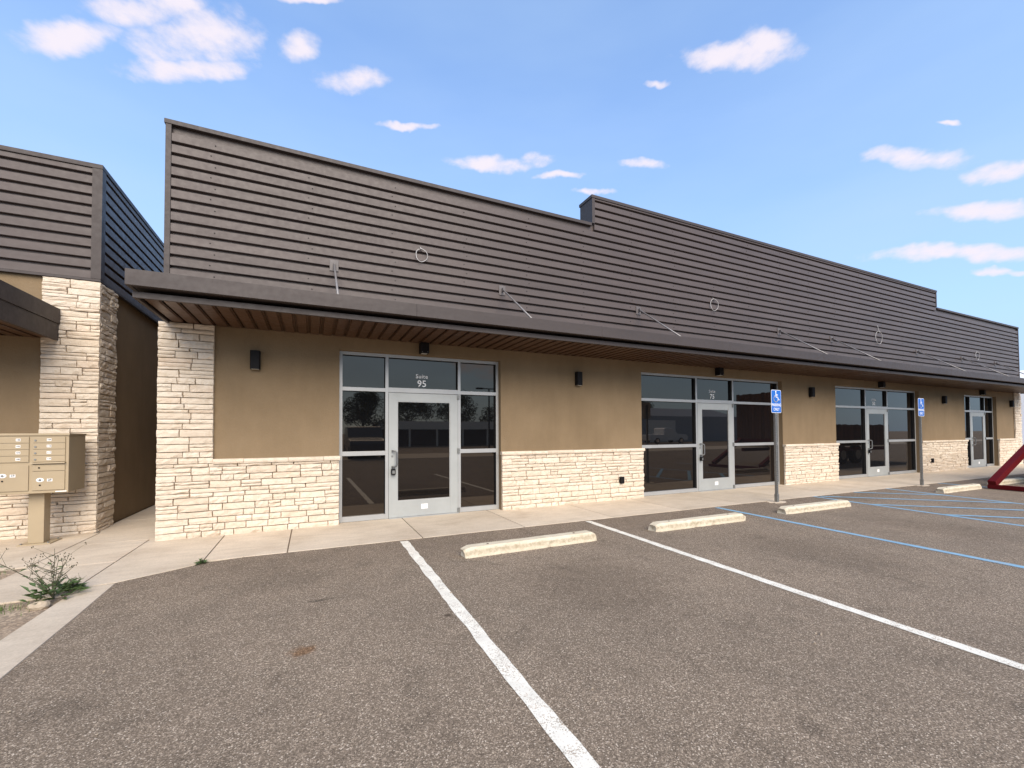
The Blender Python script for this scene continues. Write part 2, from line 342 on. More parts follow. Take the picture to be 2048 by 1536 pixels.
# strip up to the sidewalk, with a slightly ragged edge lapping it
top = [(x, EDGE(x)+random.uniform(-.012, .012)-(.30*max(0, (-.2-x)/1.43)**1.7 if x < -.2 else 0)+(.06 if x < 0 else 0), .0) for x in [-1.72+.3*i for i in range(208)]]
bot = [(x, 5.35 if x > -1.5 else 4.9, -.002) for x, y, z in top]
k = len(top); lot.add(bot+top, [(i, i+1, k+i+1, k+i) for i in range(k-1)])
struct(lot.build('parking_lot', 'asphalt'))
def sheet(pts, z, t=.03):
    """a thin slab seen from above"""
    m = MB(); n = len(pts); m.add([(x, y, z-t) for x, y in pts]+[(x, y, z) for x, y in pts], [tuple(range(n-1,-1,-1)), tuple(range(n, 2*n))]+[(i, (i+1) % n, n+(i+1) % n, n+i) for i in range(n)]); return m
walk = MB().box(-1.6, 29, 5.75, 7.2, -.06, -.012).box(-2.62, -1.75, 5.2, 13.9, -.06, -.012).box(-9, -2.7, 6.3, 8.2, -.06, -.012).build('sidewalk', 'mortar'); struct(walk)
J = .007; Z = .006
def slab(pts): return sheet(pts, Z, .018).build('slab', 'concrete', walk, bevel=.003)
jx = [-1.07, -.25, 1.345, 2.85, 4.47]+[4.47+1.53*i for i in range(1, 16)]
for a, b in zip(jx[:-1], jx[1:]): slab([(a+J, EDGE(a)), (b-J, EDGE(b)), (b-J, 7.16), (a+J, 7.16)])
slab([(-1.93+J, 5.22), (-1.66, 5.245), (-1.33, 5.44), (-1.07-J, 5.60), (-1.07-J, 7.16), (-1.79, 7.16), (-1.93+J, 7.19)])
for a, b in ((5.02, 6.1), (6.1, 7.2)): slab([(-2.70+J, a+J), (-1.93-J, a+J), (-1.93-J, b-J), (-2.70+J, b-J)])
for a, b in ((7.2, 8.9), (8.9, 11.4), (11.4, 14.)): slab([(-2.70+J, a+J), (-1.79, a+J), (-1.79, b-J), (-2.70+J if b < 8 else -2.79, b-J), (-2.79, 8.0), (-2.70+J, 7.99)] if a < 8 else [(-2.79, a+J), (-1.79, a+J), (-1.79, b-J), (-2.79, b-J)])
for a, b in ((-8.9, -6.6), (-6.6, -4.4), (-4.4, -2.70)): slab([(a+J, 6.27), (b-J, 6.27), (b-J, 8.05), (a+J, 8.05)])
kerb = sheet([(-1.905, -6), (-1.60, -6), (-1.60, 3.4), (-1.625, 4.4), (-1.655, 5.215), (-1.90, 5.195)], .007, .05).build('kerb', 'concrete', bevel=.006); struct(kerb)
v = MB(); xs = [-9+.35*i for i in range(21)]; ys = [-6+.35*i for i in range(36)]; xs[-1] = -1.91
v.add([(x, y, -.012+.02*mnoise.noise((x*1.7, y*1.7, 0))+.008*mnoise.noise((x*6, y*6, 3))) for y in ys for x in xs], [(j*21+i, j*21+i+1, (j+1)*21+i+1, (j+1)*21+i) for j in range(35) for i in range(20)])
struct(v.build('verge', 'dirt', smooth=True))
# ------------------------------------------------------------------ painted lines: one thing per marking
def stripe(name, x0, y0, x1, y1, w, mat, label, group=None, z=.004):
    d = Vector((x1-x0, y1-y0, 0)); L = d.length; d /= L; q = Vector((-d.y, d.x, 0))*w/2; nn = max(2, int(L/.12)); vs = []
    for i in range(nn+1):
        p = Vector((x0, y0, z))+d*(L*i/nn); e = [random.uniform(-.007, .007) for _ in (0, 1)]; vs += [p+q*(1+e[0]/w*2), p-q*(1+e[1]/w*2)]
    o = MB().add(vs, [(2*i, 2*i+1, 2*i+3, 2*i+2) for i in range(nn)]).build(name, mat, origin=(x0, y0, 0)); return tag(o, label, 'marking', group)
stripe('parking_line', 1.085, 5.60, 1.03, .2, .10, 'white_paint', 'white stall line whose end meets the sidewalk in front of the door marked 95')
stripe('parking_line', 3.92, 5.58, 3.76, .2, .10, 'white_paint', 'white stall line between the two wheel stops without a sign post')
stripe('parking_line', 6.72, 5.53, 6.47, .2, .10, 'blue_paint', 'blue stall line running straight out beside the first accessible stall, no hatching on it')
stripe('parking_line', 9.66, 5.54, 9.12, .2, .10, 'blue_paint', 'blue line edging the hatched aisle beside the wheel stop with the sign post')
stripe('parking_line', 12.5, 5.53, 11.55, .2, .10, 'blue_paint', 'blue line edging the hatched aisle nearest the red trailer frame')
stripe('parking_line', 14.95, 5.48, 14.75, .2, .10, 'blue_paint', 'short piece of blue stall line passing behind the wheel stop beside the red frame')
for k, (ax, ay) in enumerate(((11.1, 5.515), (9.8, 5.49), (9.53, 4.5), (9.42, 3.42), (9.32, 2.3), (9.2, 1.2))):
    # 45 degree hatching: run until the far aisle line
    t = 0
    while ax+t < 12.5-(5.53-(ay-t*.93))*.178-.05 and ay-t*.93 > .2: t += .02
    stripe('hatch_stripe', ax, ay, ax+t, ay-t*.93, .10, 'blue_paint', ('short', 'second', 'third', 'fourth', 'fifth', 'sixth')[k]+' thin blue diagonal aisle stripe counted from the sidewalk outwards', 'aisle hatching stripes', .0065)

# ------------------------------------------------------------------ stone veneer
def stone_shape(seed):
    r = random.Random(seed); m = MB(); nx, nz = 4, 2
    gx = [-.484+.968*i/nx for i in range(nx+1)]; gz = [-.452+.904*j/nz for j in range(nz+1)]; vs = []
    for j in range(nz+1):
        for i in range(nx+1):
            e = (i in (0, nx))+(j in (0, nz))
            vs.append((gx[i]+r.uniform(-.012, .012), -(1-.10*e+r.uniform(-.20, .10)), gz[j]+r.uniform(-.03, .03)))
    fs = [(j*5+i, j*5+i+1, (j+1)*5+i+1, (j+1)*5+i) for j in range(nz) for i in range(nx)]
    ring = [(i, 0) for i in range(nx)]+[(nx, j) for j in range(nz)]+[(i, nz) for i in range(nx, 0, -1)]+[(0, j) for j in range(nz, 0, -1)]
    base = len(vs)
    for (i, j) in ring:
        x = -.5+i/nx; z = -.5+j/nz; x = max(-.5, min(.5, x+ (r.uniform(-.015, .015) if 0 < i < nx else r.uniform(-.006, .006)))); vs.append((x, 0, z+r.uniform(-.02, .02)))
    K = len(ring)
    for q in range(K):
        a = ring[q]; b = ring[(q+1) % K]; fs.append((base+q, base+(q+1) % K, b[1]*5+b[0], a[1]*5+a[0]))
    me = bpy.data.meshes.new('stone'); me.from_pydata(vs, [], fs); bm = bmesh.new(); bm.from_mesh(me); bmesh.ops.recalc_face_normals(bm, faces=bm.faces)
    if sum(f.normal.y for f in bm.faces) > 0: bmesh.ops.reverse_faces(bm, faces=bm.faces)
    bm.to_mesh(me); bm.free(); me.materials.append(MATS['ledger_stone']); return me
SHAPES = [stone_shape(100+i) for i in range(24)]
def lay_rows(x0, x1, z0, z1, rnd):
    """rows of stones in a rectangle -> list (cx, cz, w, h)"""
    out = []; z = z0; hs = []
    while z < z1-.02:
        h = rnd.choice((.045, .06, .075, .085, .095, .105)); h = min(h, z1-z)
        if z1-(z+h) < .03: h = z1-z
        hs.append((z, h)); z += h
    off = None
    for (z, h) in hs:
        x = x0
        while x < x1-.001:
            w = rnd.uniform(.13, .40) if h > .06 else rnd.uniform(.18, .5)
            if x1-(x+w) < .10: w = x1-x
            w = min(w, x1-x)
            if h > .085 and rnd.random() < .22:
                hh = h*rnd.uniform(.38, .62); out.append((x+w/2, z+hh/2, w, hh)); out.append((x+w/2, z+hh+(h-hh)/2, w, h-hh))
            else: out.append((x+w/2, z+h/2, w, h))
            x += w
    return out
class Veneer:
    def __init__(s): s.items = []
    def face(s, rects, y, seed, depth=.045):
        rnd = random.Random(seed)
        for r in rects:
            for (cx, cz, w, h) in lay_rows(*r, rnd): s.items.append(((cx, y, cz), 0, w, h, depth*rnd.uniform(.7, 1.25), rnd.randrange(24), rnd.random() < .5))
    def side(s, x, y0, y1, z0, z1, seed, sign=1, depth=.045):
        rnd = random.Random(seed)
        for (cy, cz, w, h) in lay_rows(y0, y1, z0, z1, rnd): s.items.append(((x, cy, cz), sign*math.pi/2, w, h, depth*rnd.uniform(.7, 1.25), rnd.randrange(24), rnd.random() < .5))
    def place(s, pick, owner, limit=300):
        g = .003
        it = sorted(s.items, key=lambda q: -px_area(q[0], q[2], q[3])*(1 if q[1] == 0 else .35))
        for (p, rz, w, h, d, sh, fl) in it[:limit]:
            inst(SHAPES[sh], 'stone', pick(p), p, (0, 0, rz), ((w-g), d, (h-g)*(1)))
        rest = MB()
        for (p, rz, w, h, d, sh, fl) in it[limit:]:
            M = Matrix.Translation(p) @ Matrix.Rotation(rz, 4, 'Z') @ Matrix.Diagonal((w-g, d, h-g, 1)); me = SHAPES[sh]
            rest.add([M @ v.co for v in me.vertices], [tuple(f.vertices) for f in me.polygons])
        if rest.v:
            o = rest.build('stone_course', 'ledger_stone', owner); stuff(o)

# ------------------------------------------------------------------ main building
XC = 12.234
OPEN = [(XC-11.849, XC-11.123, XC-9.892, XC-9.144), (XC-5.877, XC-4.144, XC-2.913, XC-1.181), (XC+1.181, XC+2.913, XC+4.144, XC+5.877), (XC+9.144, XC+9.892, XC+11.123, XC+11.849)]
XL, XR = XC-14.01, XC+14.01; ZT = 2.688; ZP1, ZP2 = 5.598, 6.177; XS1, XS2 = XC-7.134, XC+7.134; BACK = 19.
hall = thing('retail_building', 'long single-storey shop building with tan stucco, cream stone and stepped dark metal parapet', 'building', (XC, D+6, 0))
w = MB(); xs = [XL]
for o in OPEN: xs += [o[0], o[3]]
xs.append(XR)
for i in range(0, len(xs), 2): w.box(xs[i], xs[i+1], D, D+.22, 0, ZT)
w.box(XL, XR, D, D+.22, ZT, 2.9)
w.box(XL, XL+.2, D+.22, BACK, 0, 4.9).box(XR-.2, XR, D+.22, BACK, 0, 4.9).box(XL, XR, BACK, BACK+.2, 0, 4.9)
w.build('wall', 'stucco', hall)
MB().box(XL+.2, XR-.2, D+.37, BACK, 4.3, 4.42).build('roof', 'roofing', hall)
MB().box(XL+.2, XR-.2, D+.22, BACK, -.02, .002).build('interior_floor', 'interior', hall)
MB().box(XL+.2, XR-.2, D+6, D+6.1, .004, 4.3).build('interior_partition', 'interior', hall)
pb = MB().box(XL, XS1, D, D+.36, 2.9, ZP1-.05).box(XS1, XS2, D, D+.36, 2.9, ZP2-.05).box(XS2, XR, D, D+.36, 2.9, ZP1-.05).build('parapet', 'bronze_siding', hall)
PITCH_R = .1525
def siding_prof(z): return [(0, z), (-.0012, z), (-.044, z+.002), (-.050, z+.007), (-.050, z+.110), (-.044, z+.114), (-.0012, z+.1145), (-.0012, z+PITCH_R-.0005), (0, z+PITCH_R-.0005)]
def siding_rows(parent, x0, x1, y, z0, ztop, x2=None, x3=None, ztop2=None):
    z = z0
    while z < (ztop2 or ztop)-.03:
        a, b = (x0, x1) if z+PITCH_R*.6 < ztop else (x2, x3); lim = ztop if z+PITCH_R*.6 < ztop else ztop2
        pr = [(y+p, min(q, max(ztop, ztop2 or 0)-.002)) for p, q in siding_prof(z)] if z+PITCH_R > lim else [(y+p, q) for p, q in siding_prof(z)]
        MB().ext(pr, 'x', a, b, max(1, int((b-a)/.55)), .0016).build('siding_panel', 'bronze_siding', parent)
        z += PITCH_R
siding_rows(pb, XL+.06, XR-.06, D, 3.03, ZP1-.06, XS1+.05, XS2-.05, ZP2-.06)
# copings and corner trims
def coping(parent, x0, x1, y0, y1, zt): MB().box(x0, x1, y0-.066, y1+.03, zt-.06, zt).build('coping', 'bronze_trim', parent, bevel=.004)
coping(pb, XL-.02, XS1-.022, D, D+.36, ZP1); coping(pb, XS1-.02, XS2+.02, D, D+.36, ZP2); coping(pb, XS2+.022, XR+.02, D, D+.36, ZP1)
for (x, s, z0, z1) in ((XL, 1, 2.95, ZP1-.062), (XR, -1, 2.95, ZP1-.062), (XS1, 1, ZP1+.0, ZP2-.062), (XS2, -1, ZP1, ZP2-.062)):
    a, b = sorted((x-s*.006, x+s*.058)); MB().box(a, b, D-.059, D+.37, z0, z1).build('corner_trim', 'bronze_trim', pb, bevel=.003)
sc = MB()
for i in range(20):
    z = 3.03+PITCH_R*i+.065
    x = XL+.5+(i % 2)*.05
    while x < XR-.2:
        top = ZP2 if XS1+.1 < x < XS2-.1 else ZP1
        if z < top-.12 and random.random() < .8: sc.ext([(x+.008*math.cos(t*math.pi/3), z+.008*math.sin(t*math.pi/3)) for t in range(6)], 'y', D-.0555, D-.049)
        x += 1.22
stuff(sc.build('screw', 'black_metal', pb))

# stone cladding of the main building
vn = Veneer(); WZ = .992
segs = [(XL-.045, OPEN[0][0]), (OPEN[0][3], OPEN[1][0]), (OPEN[1][3], OPEN[2][0]), (OPEN[2][3], OPEN[3][0]), (OPEN[3][3], XR+.045)]
CL = []
for k, (a, b) in enumerate(segs):
    c_ = MB().box(a+.01, b-.01, D-.018, D-.001, .0, WZ)
    if k == 0: c_.box(XL-.03, -1.226, D-.018, D-.001, WZ, 2.88).box(XL-.02, XL-.001, D-.001, D+.6, 0, 2.88)
    if k == 4: c_.box(2*XC+1.226, XR+.03, D-.018, D-.001, WZ, 2.88).box(XR+.001, XR+.02, D-.001, D+.6, 0, 2.88)
    CL.append(c_.build('stone_cladding', 'mortar', hall))
def clad_of(p):
    k = min(range(5), key=lambda i: 0 if segs[i][0]-.1 <= p[0] <= segs[i][1]+.1 else 1); return CL[k]
vn.face([(XL-.06, segs[0][1], .0, WZ)], D-.016, 11); vn.face([(XL-.06, -1.216, WZ, 2.882)], D-.016, 12)
vn.face([(segs[1][0], segs[1][1], 0, WZ)], D-.016, 13); vn.face([(segs[2][0], segs[2][1], 0, WZ)], D-.016, 14); vn.face([(segs[3][0], segs[3][1], 0, WZ)], D-.016, 15)
vn.face([(segs[4][0], XR+.06, 0, WZ), (2*XC+1.216, XR+.06, WZ, 2.882)], D-.016, 16)
vn.side(XL-.018, D, D+.6, 0, 2.882, 17, -1); vn.side(XR+.018, D, D+.6, 0, 2.882, 18, 1)
vn.place(clad_of, hall)
def cap_row(a, b, seed, parent, y=D, z=WZ):
    r = random.Random(seed); x = a
    while x < b-.01:
        l = r.uniform(.32, .62); l = b-x if b-x-l < .2 else l
        m = MB(); cuts = 5; h = r.uniform(.054, .060)
        m.ext([(y-.001, z), (y-.078, z-.004), (y-.086, z+.022), (y-.080, z+h-.008), (y-.07, z+h), (y-.001, z+h)], 'x', x+.002, x+l-.002, cuts, .004)
        m.build('cap_stone', 'ledger_stone', parent); x += l
cap_row(-1.214, segs[0][1]+.012, 1, CL[0]); cap_row(segs[1][0]-.012, segs[1][1]+.012, 2, CL[1]); cap_row(segs[2][0]-.012, segs[2][1]+.012, 3, CL[2])
cap_row(segs[3][0]-.012, segs[3][1]+.012, 4, CL[3]); cap_row(segs[4][0]-.012, 2*XC+1.214, 5, CL[4])

# storefronts -----------------------------------------------------------
FY = D+.10
def storefront(op, suite, idx):
    x1, x2, x3, x4 = op; y0, y1 = FY, FY+.115; fw = .025
    f = MB()
    for x, hw in ((x1+fw, fw), (x2, fw), (x3, fw), (x4-fw, fw)): f.box(x-hw, x+hw, y0, y1, 0.006, ZT-.001)
    bays = ((x1+2*fw, x2-fw), (x2+fw, x3-fw), (x3+fw, x4-2*fw))
    for a, b in bays: f.box(a, b, y0+.001, y1-.001, ZT-.055, ZT-.002)
    for a, b in (bays[0], bays[2]):
        f.box(a, b, y0+.001, y1-.001, 2.065, 2.125); f.box(a, b, y0+.001, y1-.001, 1.037, 1.105); f.box(a, b, y0+.001, y1-.001, .008, .085)
    f.box(bays[1][0], bays[1][1], y0+.001, y1-.001, 2.062, 2.14)
    sf = f.build('storefront', 'aluminium', hall, bevel=.002)
    gy = FY+.058
    GK = MB()
    def pane(a, b, z0, z1):
        p_ = MB().box(a-.004, b+.004, gy, gy+.008, z0-.004, z1+.004).build('pane', 'tinted_glass', sf)
        q = .003; GK.box(a, a+q, FY+.005, gy-.0005, z0, z1).box(b-q, b, FY+.005, gy-.0005, z0, z1).box(a+q, b-q, FY+.005, gy-.0005, z1-q, z1)
    for a, b in (bays[0], bays[2]): pane(a, b, .085, 1.037); pane(a, b, 1.105, 2.065); pane(a, b, 2.125, ZT-.055)
    pane(bays[1][0], bays[1][1], 2.14, ZT-.055)
    stuff(GK.build('gasket', 'dark_rubber', sf))
    if suite:
        cx = (x2+x3)/2-.03
        text('suite_lettering', 'Suite', .098, 'vinyl_white', sf, (cx, gy-.001, 2.35), .004, space=1.08); text('suite_lettering', suite, .155, 'vinyl_white', sf, (cx, gy-.001, 2.225), .008, space=1.05)
    # door leaf
    a, b = x2+.029, x3-.029; zt = 2.056; dy0, dy1 = FY-.004, FY+.045; m = MB(); sw = .135
    m.box(a, a+sw, dy0, dy1, .016, zt).box(b-sw, b, dy0, dy1, .016, zt).box(a+sw, b-sw, dy0+.001, dy1, zt-.135, zt-.001).box(a+sw, b-sw, dy0+.001, dy1, .017, .275)
    d = m.build('door', 'door_aluminium', hall, bevel=.002)
    m = MB(); e = .014
    m.box(a+sw, a+sw+e, dy0+.006, dy1, .275, zt-.135).box(b-sw-e, b-sw, dy0+.006, dy1, .275, zt-.135).box(a+sw+e, b-sw-e, dy0+.006, dy1, zt-.135-e, zt-.135).box(a+sw+e, b-sw-e, dy0+.006, dy1, .275, .275+e)
    m.build('glazing_bead', 'aluminium', d)
    MB().box(a+sw+e-.003, b-sw-e+.003, dy0+.02, dy0+.028, .275+e-.003, zt-.135-e+.003).build('pane', 'tinted_glass', d)
    hx = a+.055; hz0, hz1 = .845, 1.105; pts = [(hx, dy0, hz1), (hx, dy0-.03, hz1)]
    for t in range(0, 7): q = t/6*math.pi/2; pts.append((hx+.062*math.sin(q)+.0, dy0-.05-.025*math.sin(q), hz1-.035*(1-math.cos(q))))
    pts2 = [(p[0], p[1], hz0+hz1-p[2]) for p in reversed(pts)]
    MB().tube(pts+pts2, .0135, 8).build('pull_handle', 'handle_steel', d, smooth=True)
    MB().ext([(hx+.017*math.cos(i*math.pi/6), 1.015+.017*math.sin(i*math.pi/6)) for i in range(12)], 'y', dy0-.008, dy0).build('lock_cylinder', 'galvanised', d)
    for z in (.05, 1.08, 2.02):
        MB().box(b-.012, b+.030, dy0-.022, dy0-.001, z-.045, z+.045).build('hinge', 'galvanised', d, bevel=.004)
    MB().box((a+b)/2-.055, (a+b)/2+.055, dy0-.0022, dy0-.0002, .125, .205).build('notice_sticker', 'vinyl_white', d)
    MB().box(a, b, FY-.06, FY+.07, .0065, .014).build('threshold', 'aluminium', d)
    return hx, dy0
HX = [storefront(op, s, i) for i, (op, s) in enumerate(zip(OPEN, ('95', '75', '50', None)))]
for (hx, dy), s in zip(HX, ('black key lock box on the door handle of the narrow storefront by the corner pillar', 'black key lock box on the handle of the door whose glass reads 75', 'tiny black key lock box on the door handle between the two blue sign posts')):
    t = thing('key_lockbox', s, 'lock box', (hx+.012, dy-.035, .72), 'lock boxes on door handles')
    MB().box(hx-.022, hx+.046, dy-.062, dy-.012, .715, .815).build('case', 'black_metal', t, bevel=.008)
    MB().box(hx-.008, hx+.032, dy-.0655, dy-.0625, .735, .785).build('dial_cover', 'galvanised', t, bevel=.002)
    pts = [(hx+.012+.018*math.cos(q), dy-.035, .815+.03*(q > -1)*math.sin(q)*1.1) for q in [math.pi*i/8 for i in range(9)]]
    MB().tube([(hx+.03, dy-.035, .80)]+pts+[(hx-.006, dy-.035, .80)], .0045, 6).build('shackle', 'galvanised', t)

# canopy ---------------------------------------------------------------
cyf = 5.705; SOF = 2.885
can = MB().box(XL+.02, XR-.02, cyf+.045, D-.052, 3.06, 3.095).build('canopy', 'bronze_trim', hall)
# front fascia in sheet lengths with tight seams
def fascia(x0, x1, ya, yb, z0, z1, L=3.05, name='fascia'):
    x = x0
    while x < x1-.05:
        e = min(x+L, x1); MB().box(x+.0008, e-.0008, ya, yb, z0, z1).build(name, 'bronze_trim', can, bevel=.003); x = e
fascia(XL-.0, XR+.0, cyf, cyf+.044, 2.962, 3.131); fascia(XL+.03, XR-.03, cyf+.115, cyf+.150, 2.860, 2.926, name='lower_fascia')
MB().box(XL+.046, XR-.046, cyf+.046, cyf+.30, 2.968, 2.98).build('gutter_bottom', 'bronze_trim', can)
for xa, xb in ((XL, XL+.044), (XR-.044, XR)):
    MB().box(xa, xb, cyf+.0445, D-.052, 2.962, 3.130).build('fascia', 'bronze_trim', can, bevel=.003)
for xa, xb in ((XL+.03, XL+.07), (XR-.07, XR-.03)):
    MB().box(xa, xb, cyf+.1505, D-.07, 2.861, 2.925).build('lower_fascia', 'bronze_trim', can, bevel=.003)
SW = (XR-XL-.15)/168; sy0, sy1 = cyf+.151, D-.0
m = MB(); m.ext([(0, 0), (0, .016), (.014, .016), (.026, 0), (SW-.0306, 0), (SW-.018, .016), (SW-.0005, .016), (SW-.0005, .024), (0, .024)], 'y', sy0, sy1)
sp0 = m.build('soffit_panel', 'bronze_soffit', can, origin=(0, 0, 0))
sme = sp0.data; bpy.data.objects.remove(sp0)
for i in range(168): inst(sme, 'soffit_panel', can, (XL+.075+SW*i, 0, SOF+random.uniform(-.0015, .0015)))
for x in (.298, 3.103, 6.254, 10.89, 13.189, 17.934, 21.128, 23.921):
    zt = 3.955; MB().box(x-.062, x+.062, D-.064, D-.0505, zt-.085, zt+.085).build('rod_plate', 'plate_steel', can, bevel=.002)
    MB().box(x-.012, x+.012, D-.12, D-.0645, zt-.035, zt+.035).build('clevis', 'plate_steel', can, bevel=.002)
    MB().tube([(x, D-.105, zt), (x, cyf+.07, 3.10)], .0145, 8).build('tie_rod', 'rod_steel', can, smooth=True)

# wall lights and small fixtures (each a thing fixed to the wall) -----------
def wall_light(x, z, label):
    t = thing('wall_light', label, 'wall light', (x, D-.001, z-.13), 'box wall lights')
    MB().box(x-.055, x+.055, D-.014, D-.001, z-.11, z+.11).build('back_plate', 'black_metal', t)
    MB().ext([(x-.062, D-.0145), (x-.062, D-.085), (x-.05, D-.108), (x+.05, D-.108), (x+.062, D-.085), (x+.062, D-.0145)], 'z', z-.13, z+.13).build('housing', 'black_metal', t, bevel=.003)
    MB().box(x-.045, x+.045, D-.09, D-.03, z-.1345, z-.1305).build('diffuser', 'lens', t)
for x, lab in ((-.728, 'black box wall light between the corner stone pillar and the storefront marked 95'), (4.738, 'black box wall light on the stucco above the stone with the nearer outlet box'),
               (XC, 'black box wall light on the stucco between the storefronts marked 75 and 50'), (XC*2-4.738, 'black box wall light on the stucco between storefront 50 and the unnumbered narrow storefront'), (XC*2+.90, 'black box wall light beyond the unnumbered narrow storefront, at the far stone pillar')):
    wall_light(x, 2.44, lab)
for op, s in zip(OPEN, ('dark downlight box under the soffit above the narrow storefront by the corner pillar', 'dark downlight box above the wide storefront just left of the first sign post', 'dark downlight box above the wide storefront between the two sign posts', 'dark downlight box above the unnumbered narrow door at the far end')):
    x = (op[1]+op[2])/2-.045
    t = thing('downlight_box', s, 'downlight', (x, D-.06, 2.70), 'downlights above the doors')
    MB().box(x-.07, x+.07, D-.135, D-.002, 2.705, 2.878).build('housing', 'black_metal', t, bevel=.006)
    MB().box(x-.045, x+.045, D-.115, D-.025, 2.7005, 2.7045).build('diffuser', 'lens', t)
    for s2 in (-1, 1): MB().box(x+s2*.045-.006, x+s2*.045+.006, D-.1385, D-.1352, 2.72, 2.732).build('screw', 'galvanised', t)
for x, z, lab in ((5.741, .41, 'dark weatherproof outlet box on the stone between storefronts 95 and 75'), (18.684, .39, 'dark weatherproof outlet box on the stone beside storefront 50')):
    t = thing('outlet_box', lab, 'outlet', (x, D-.06, z-.06), 'outlet boxes on the stone')
    MB().box(x-.04, x+.04, D-.085, D-.045, z-.065, z+.065).build('box', 'black_metal', t, bevel=.004)
    MB().box(x-.047, x+.047, D-.115, D-.0855, z-.07, z+.072).build('cover', 'black_metal', t, bevel=.01)
for x, z, rr, lab in ((1.634, 4.33, .095, 'small knotted coil of white cable on the siding under the lower parapet by the corner'), (8.506, 4.34, .12, 'round coil of white cable on the siding under the tall middle part of the parapet'), (15.58, 4.20, .17, 'loose loop of white cable with a long tail on the siding above door 50'), (22.3, 4.12, .13, 'small loop of white cable on the siding above the unnumbered door')):
    pts = []; tail = .05 if rr < .15 else .22
    for i in range(30):
        q = math.pi*.42+i/29*2*math.pi*1.08; k = 1+.06*math.sin(3*q+x); pts.append((x+rr*k*math.cos(q), D-.078-.012*math.sin(2*q)-.0006*i, z+rr*k*1.12*math.sin(q)))
    pts = [(x-.03, D-.049, z+rr+tail), (x-.02, D-.07, z+rr+tail*.9)]+[(x+rr*.25, D-.085, z+rr*.95)]+pts
    tag(MB().tube(pts, .0065, 6).build('cable_coil', 'cable_white', smooth=True, origin=(x, D-.05, z-rr)), lab, 'cable', 'cable coils on the siding')

# ------------------------------------------------------------------ neighbouring building on the left
LY, LX = 8.065, -2.815       # front wall plane and alley wall plane
nb = thing('neighbour_building', 'second shop building across the alley with flat dark metal parapet and stone corner pillar', 'building', (-8, 14, 0))
w = MB().box(-16, LX, LY, LY+.2, 0, 3.59).box(LX-.2, LX, LY+.2, 19, 0, 3.59).box(-16, -15.8, LY+.2, 19, 0, 3.59).box(-16, LX, 19, 19.2, 0, 3.59); w.build('wall', 'stucco', nb)
MB().box(-15.9, LX-.2, LY+.25, 19, 4.4, 4.5).build('roof', 'roofing', nb)
lp = MB().box(-16, LX, LY, LY+.3, 3.592, 5.22).box(LX-.3, LX, LY+.3, 19, 3.592, 5.22).box(-16, -15.7, LY+.3, 19, 3.592, 5.22).build('parapet', 'bronze_siding', nb)
z = 3.62
while z < 5.15:
    pr = [(p, min(q, 5.215)) for p, q in siding_prof(z)]
    MB().ext([(LY+p, q) for p, q in pr], 'x', -16, LX-.045, 22, .0016).build('siding_panel', 'bronze_siding', lp)
    MB().ext([(LX-p, q) for p, q in pr], 'y', LY+.045, 19, 10).build('siding_panel', 'bronze_siding', lp); z += PITCH_R
MB().box(-16, LX+.066, LY-.068, LY+.33, 5.222, 5.285).build('coping', 'bronze_trim', lp, bevel=.005); MB().box(LX-.33, LX+.066, LY+.332, 19.1, 5.222, 5.285).build('coping', 'bronze_trim', lp, bevel=.005)
MB().box(-16, LX+.058, LY-.058, LY-.002, 3.588, 3.622).box(LX+.002, LX+.058, LY-.002, 19, 3.588, 3.622).build('base_trim', 'bronze_trim', lp)
MB().box(LX-.05, LX+.062, LY-.062, LY-.001, 3.624, 5.221).box(LX+.001, LX+.062, LY-.001, LY+.06, 3.624, 5.221).build('corner_trim', 'bronze_trim', lp)
lc = MB().box(-16, LX+.02, LY-.02, LY-.001, 0, .992).box(-3.37, LX+.02, LY-.02, LY-.001, .992, 3.585).box(LX+.001, LX+.02, LY-.001, LY+.555, 0, 3.585).build('stone_cladding', 'mortar', nb)
vl = Veneer(); vl.face([(-5.6, LX+.06, 0, .992), (-3.375, LX+.06, .992, 3.584)], LY-.018, 31); vl.side(LX+.018, LY-.02, LY+.56, 0, 3.584, 33, 1); vl.place(lambda p: lc, nb)
cap_row(-5.6, -3.377, 9, lc, LY)
LCF = 6.70; lcx = -3.175
lcan = MB().box(-16, lcx-.05, LCF+.05, LY-.002, 3.06, 3.09).build('canopy', 'bronze_trim', nb)
MB().box(-16, lcx, LCF, LCF+.045, 2.93, 3.14).build('fascia', 'bronze_trim', lcan, bevel=.003); MB().box(lcx-.045, lcx, LCF+.046, LY-.062, 2.93, 3.14).build('fascia', 'bronze_trim', lcan, bevel=.003)
MB().box(-16, lcx-.012, LCF+.06, LCF+.10, 2.70, 2.926).build('lower_fascia', 'bronze_trim', lcan, bevel=.003); MB().box(lcx-.05, lcx-.012, LCF+.101, LY-.062, 2.70, 2.926).build('lower_fascia', 'bronze_trim', lcan, bevel=.003)
i = 0
m = MB(); m.ext([(0, 0), (0, .016), (.014, .016), (.026, 0), (.136, 0), (.148, .016), (.166, .016), (.166, .024), (0, .024)], 'y', LCF+.102, LY-.002); s0 = m.build('soffit_panel', 'bronze_soffit', lcan, origin=(0, 0, 0)); sm2 = s0.data; bpy.data.objects.remove(s0)
for i in range(30): inst(sm2, 'soffit_panel', lcan, (lcx-.06-.1667*(i+1), 0, 2.73))

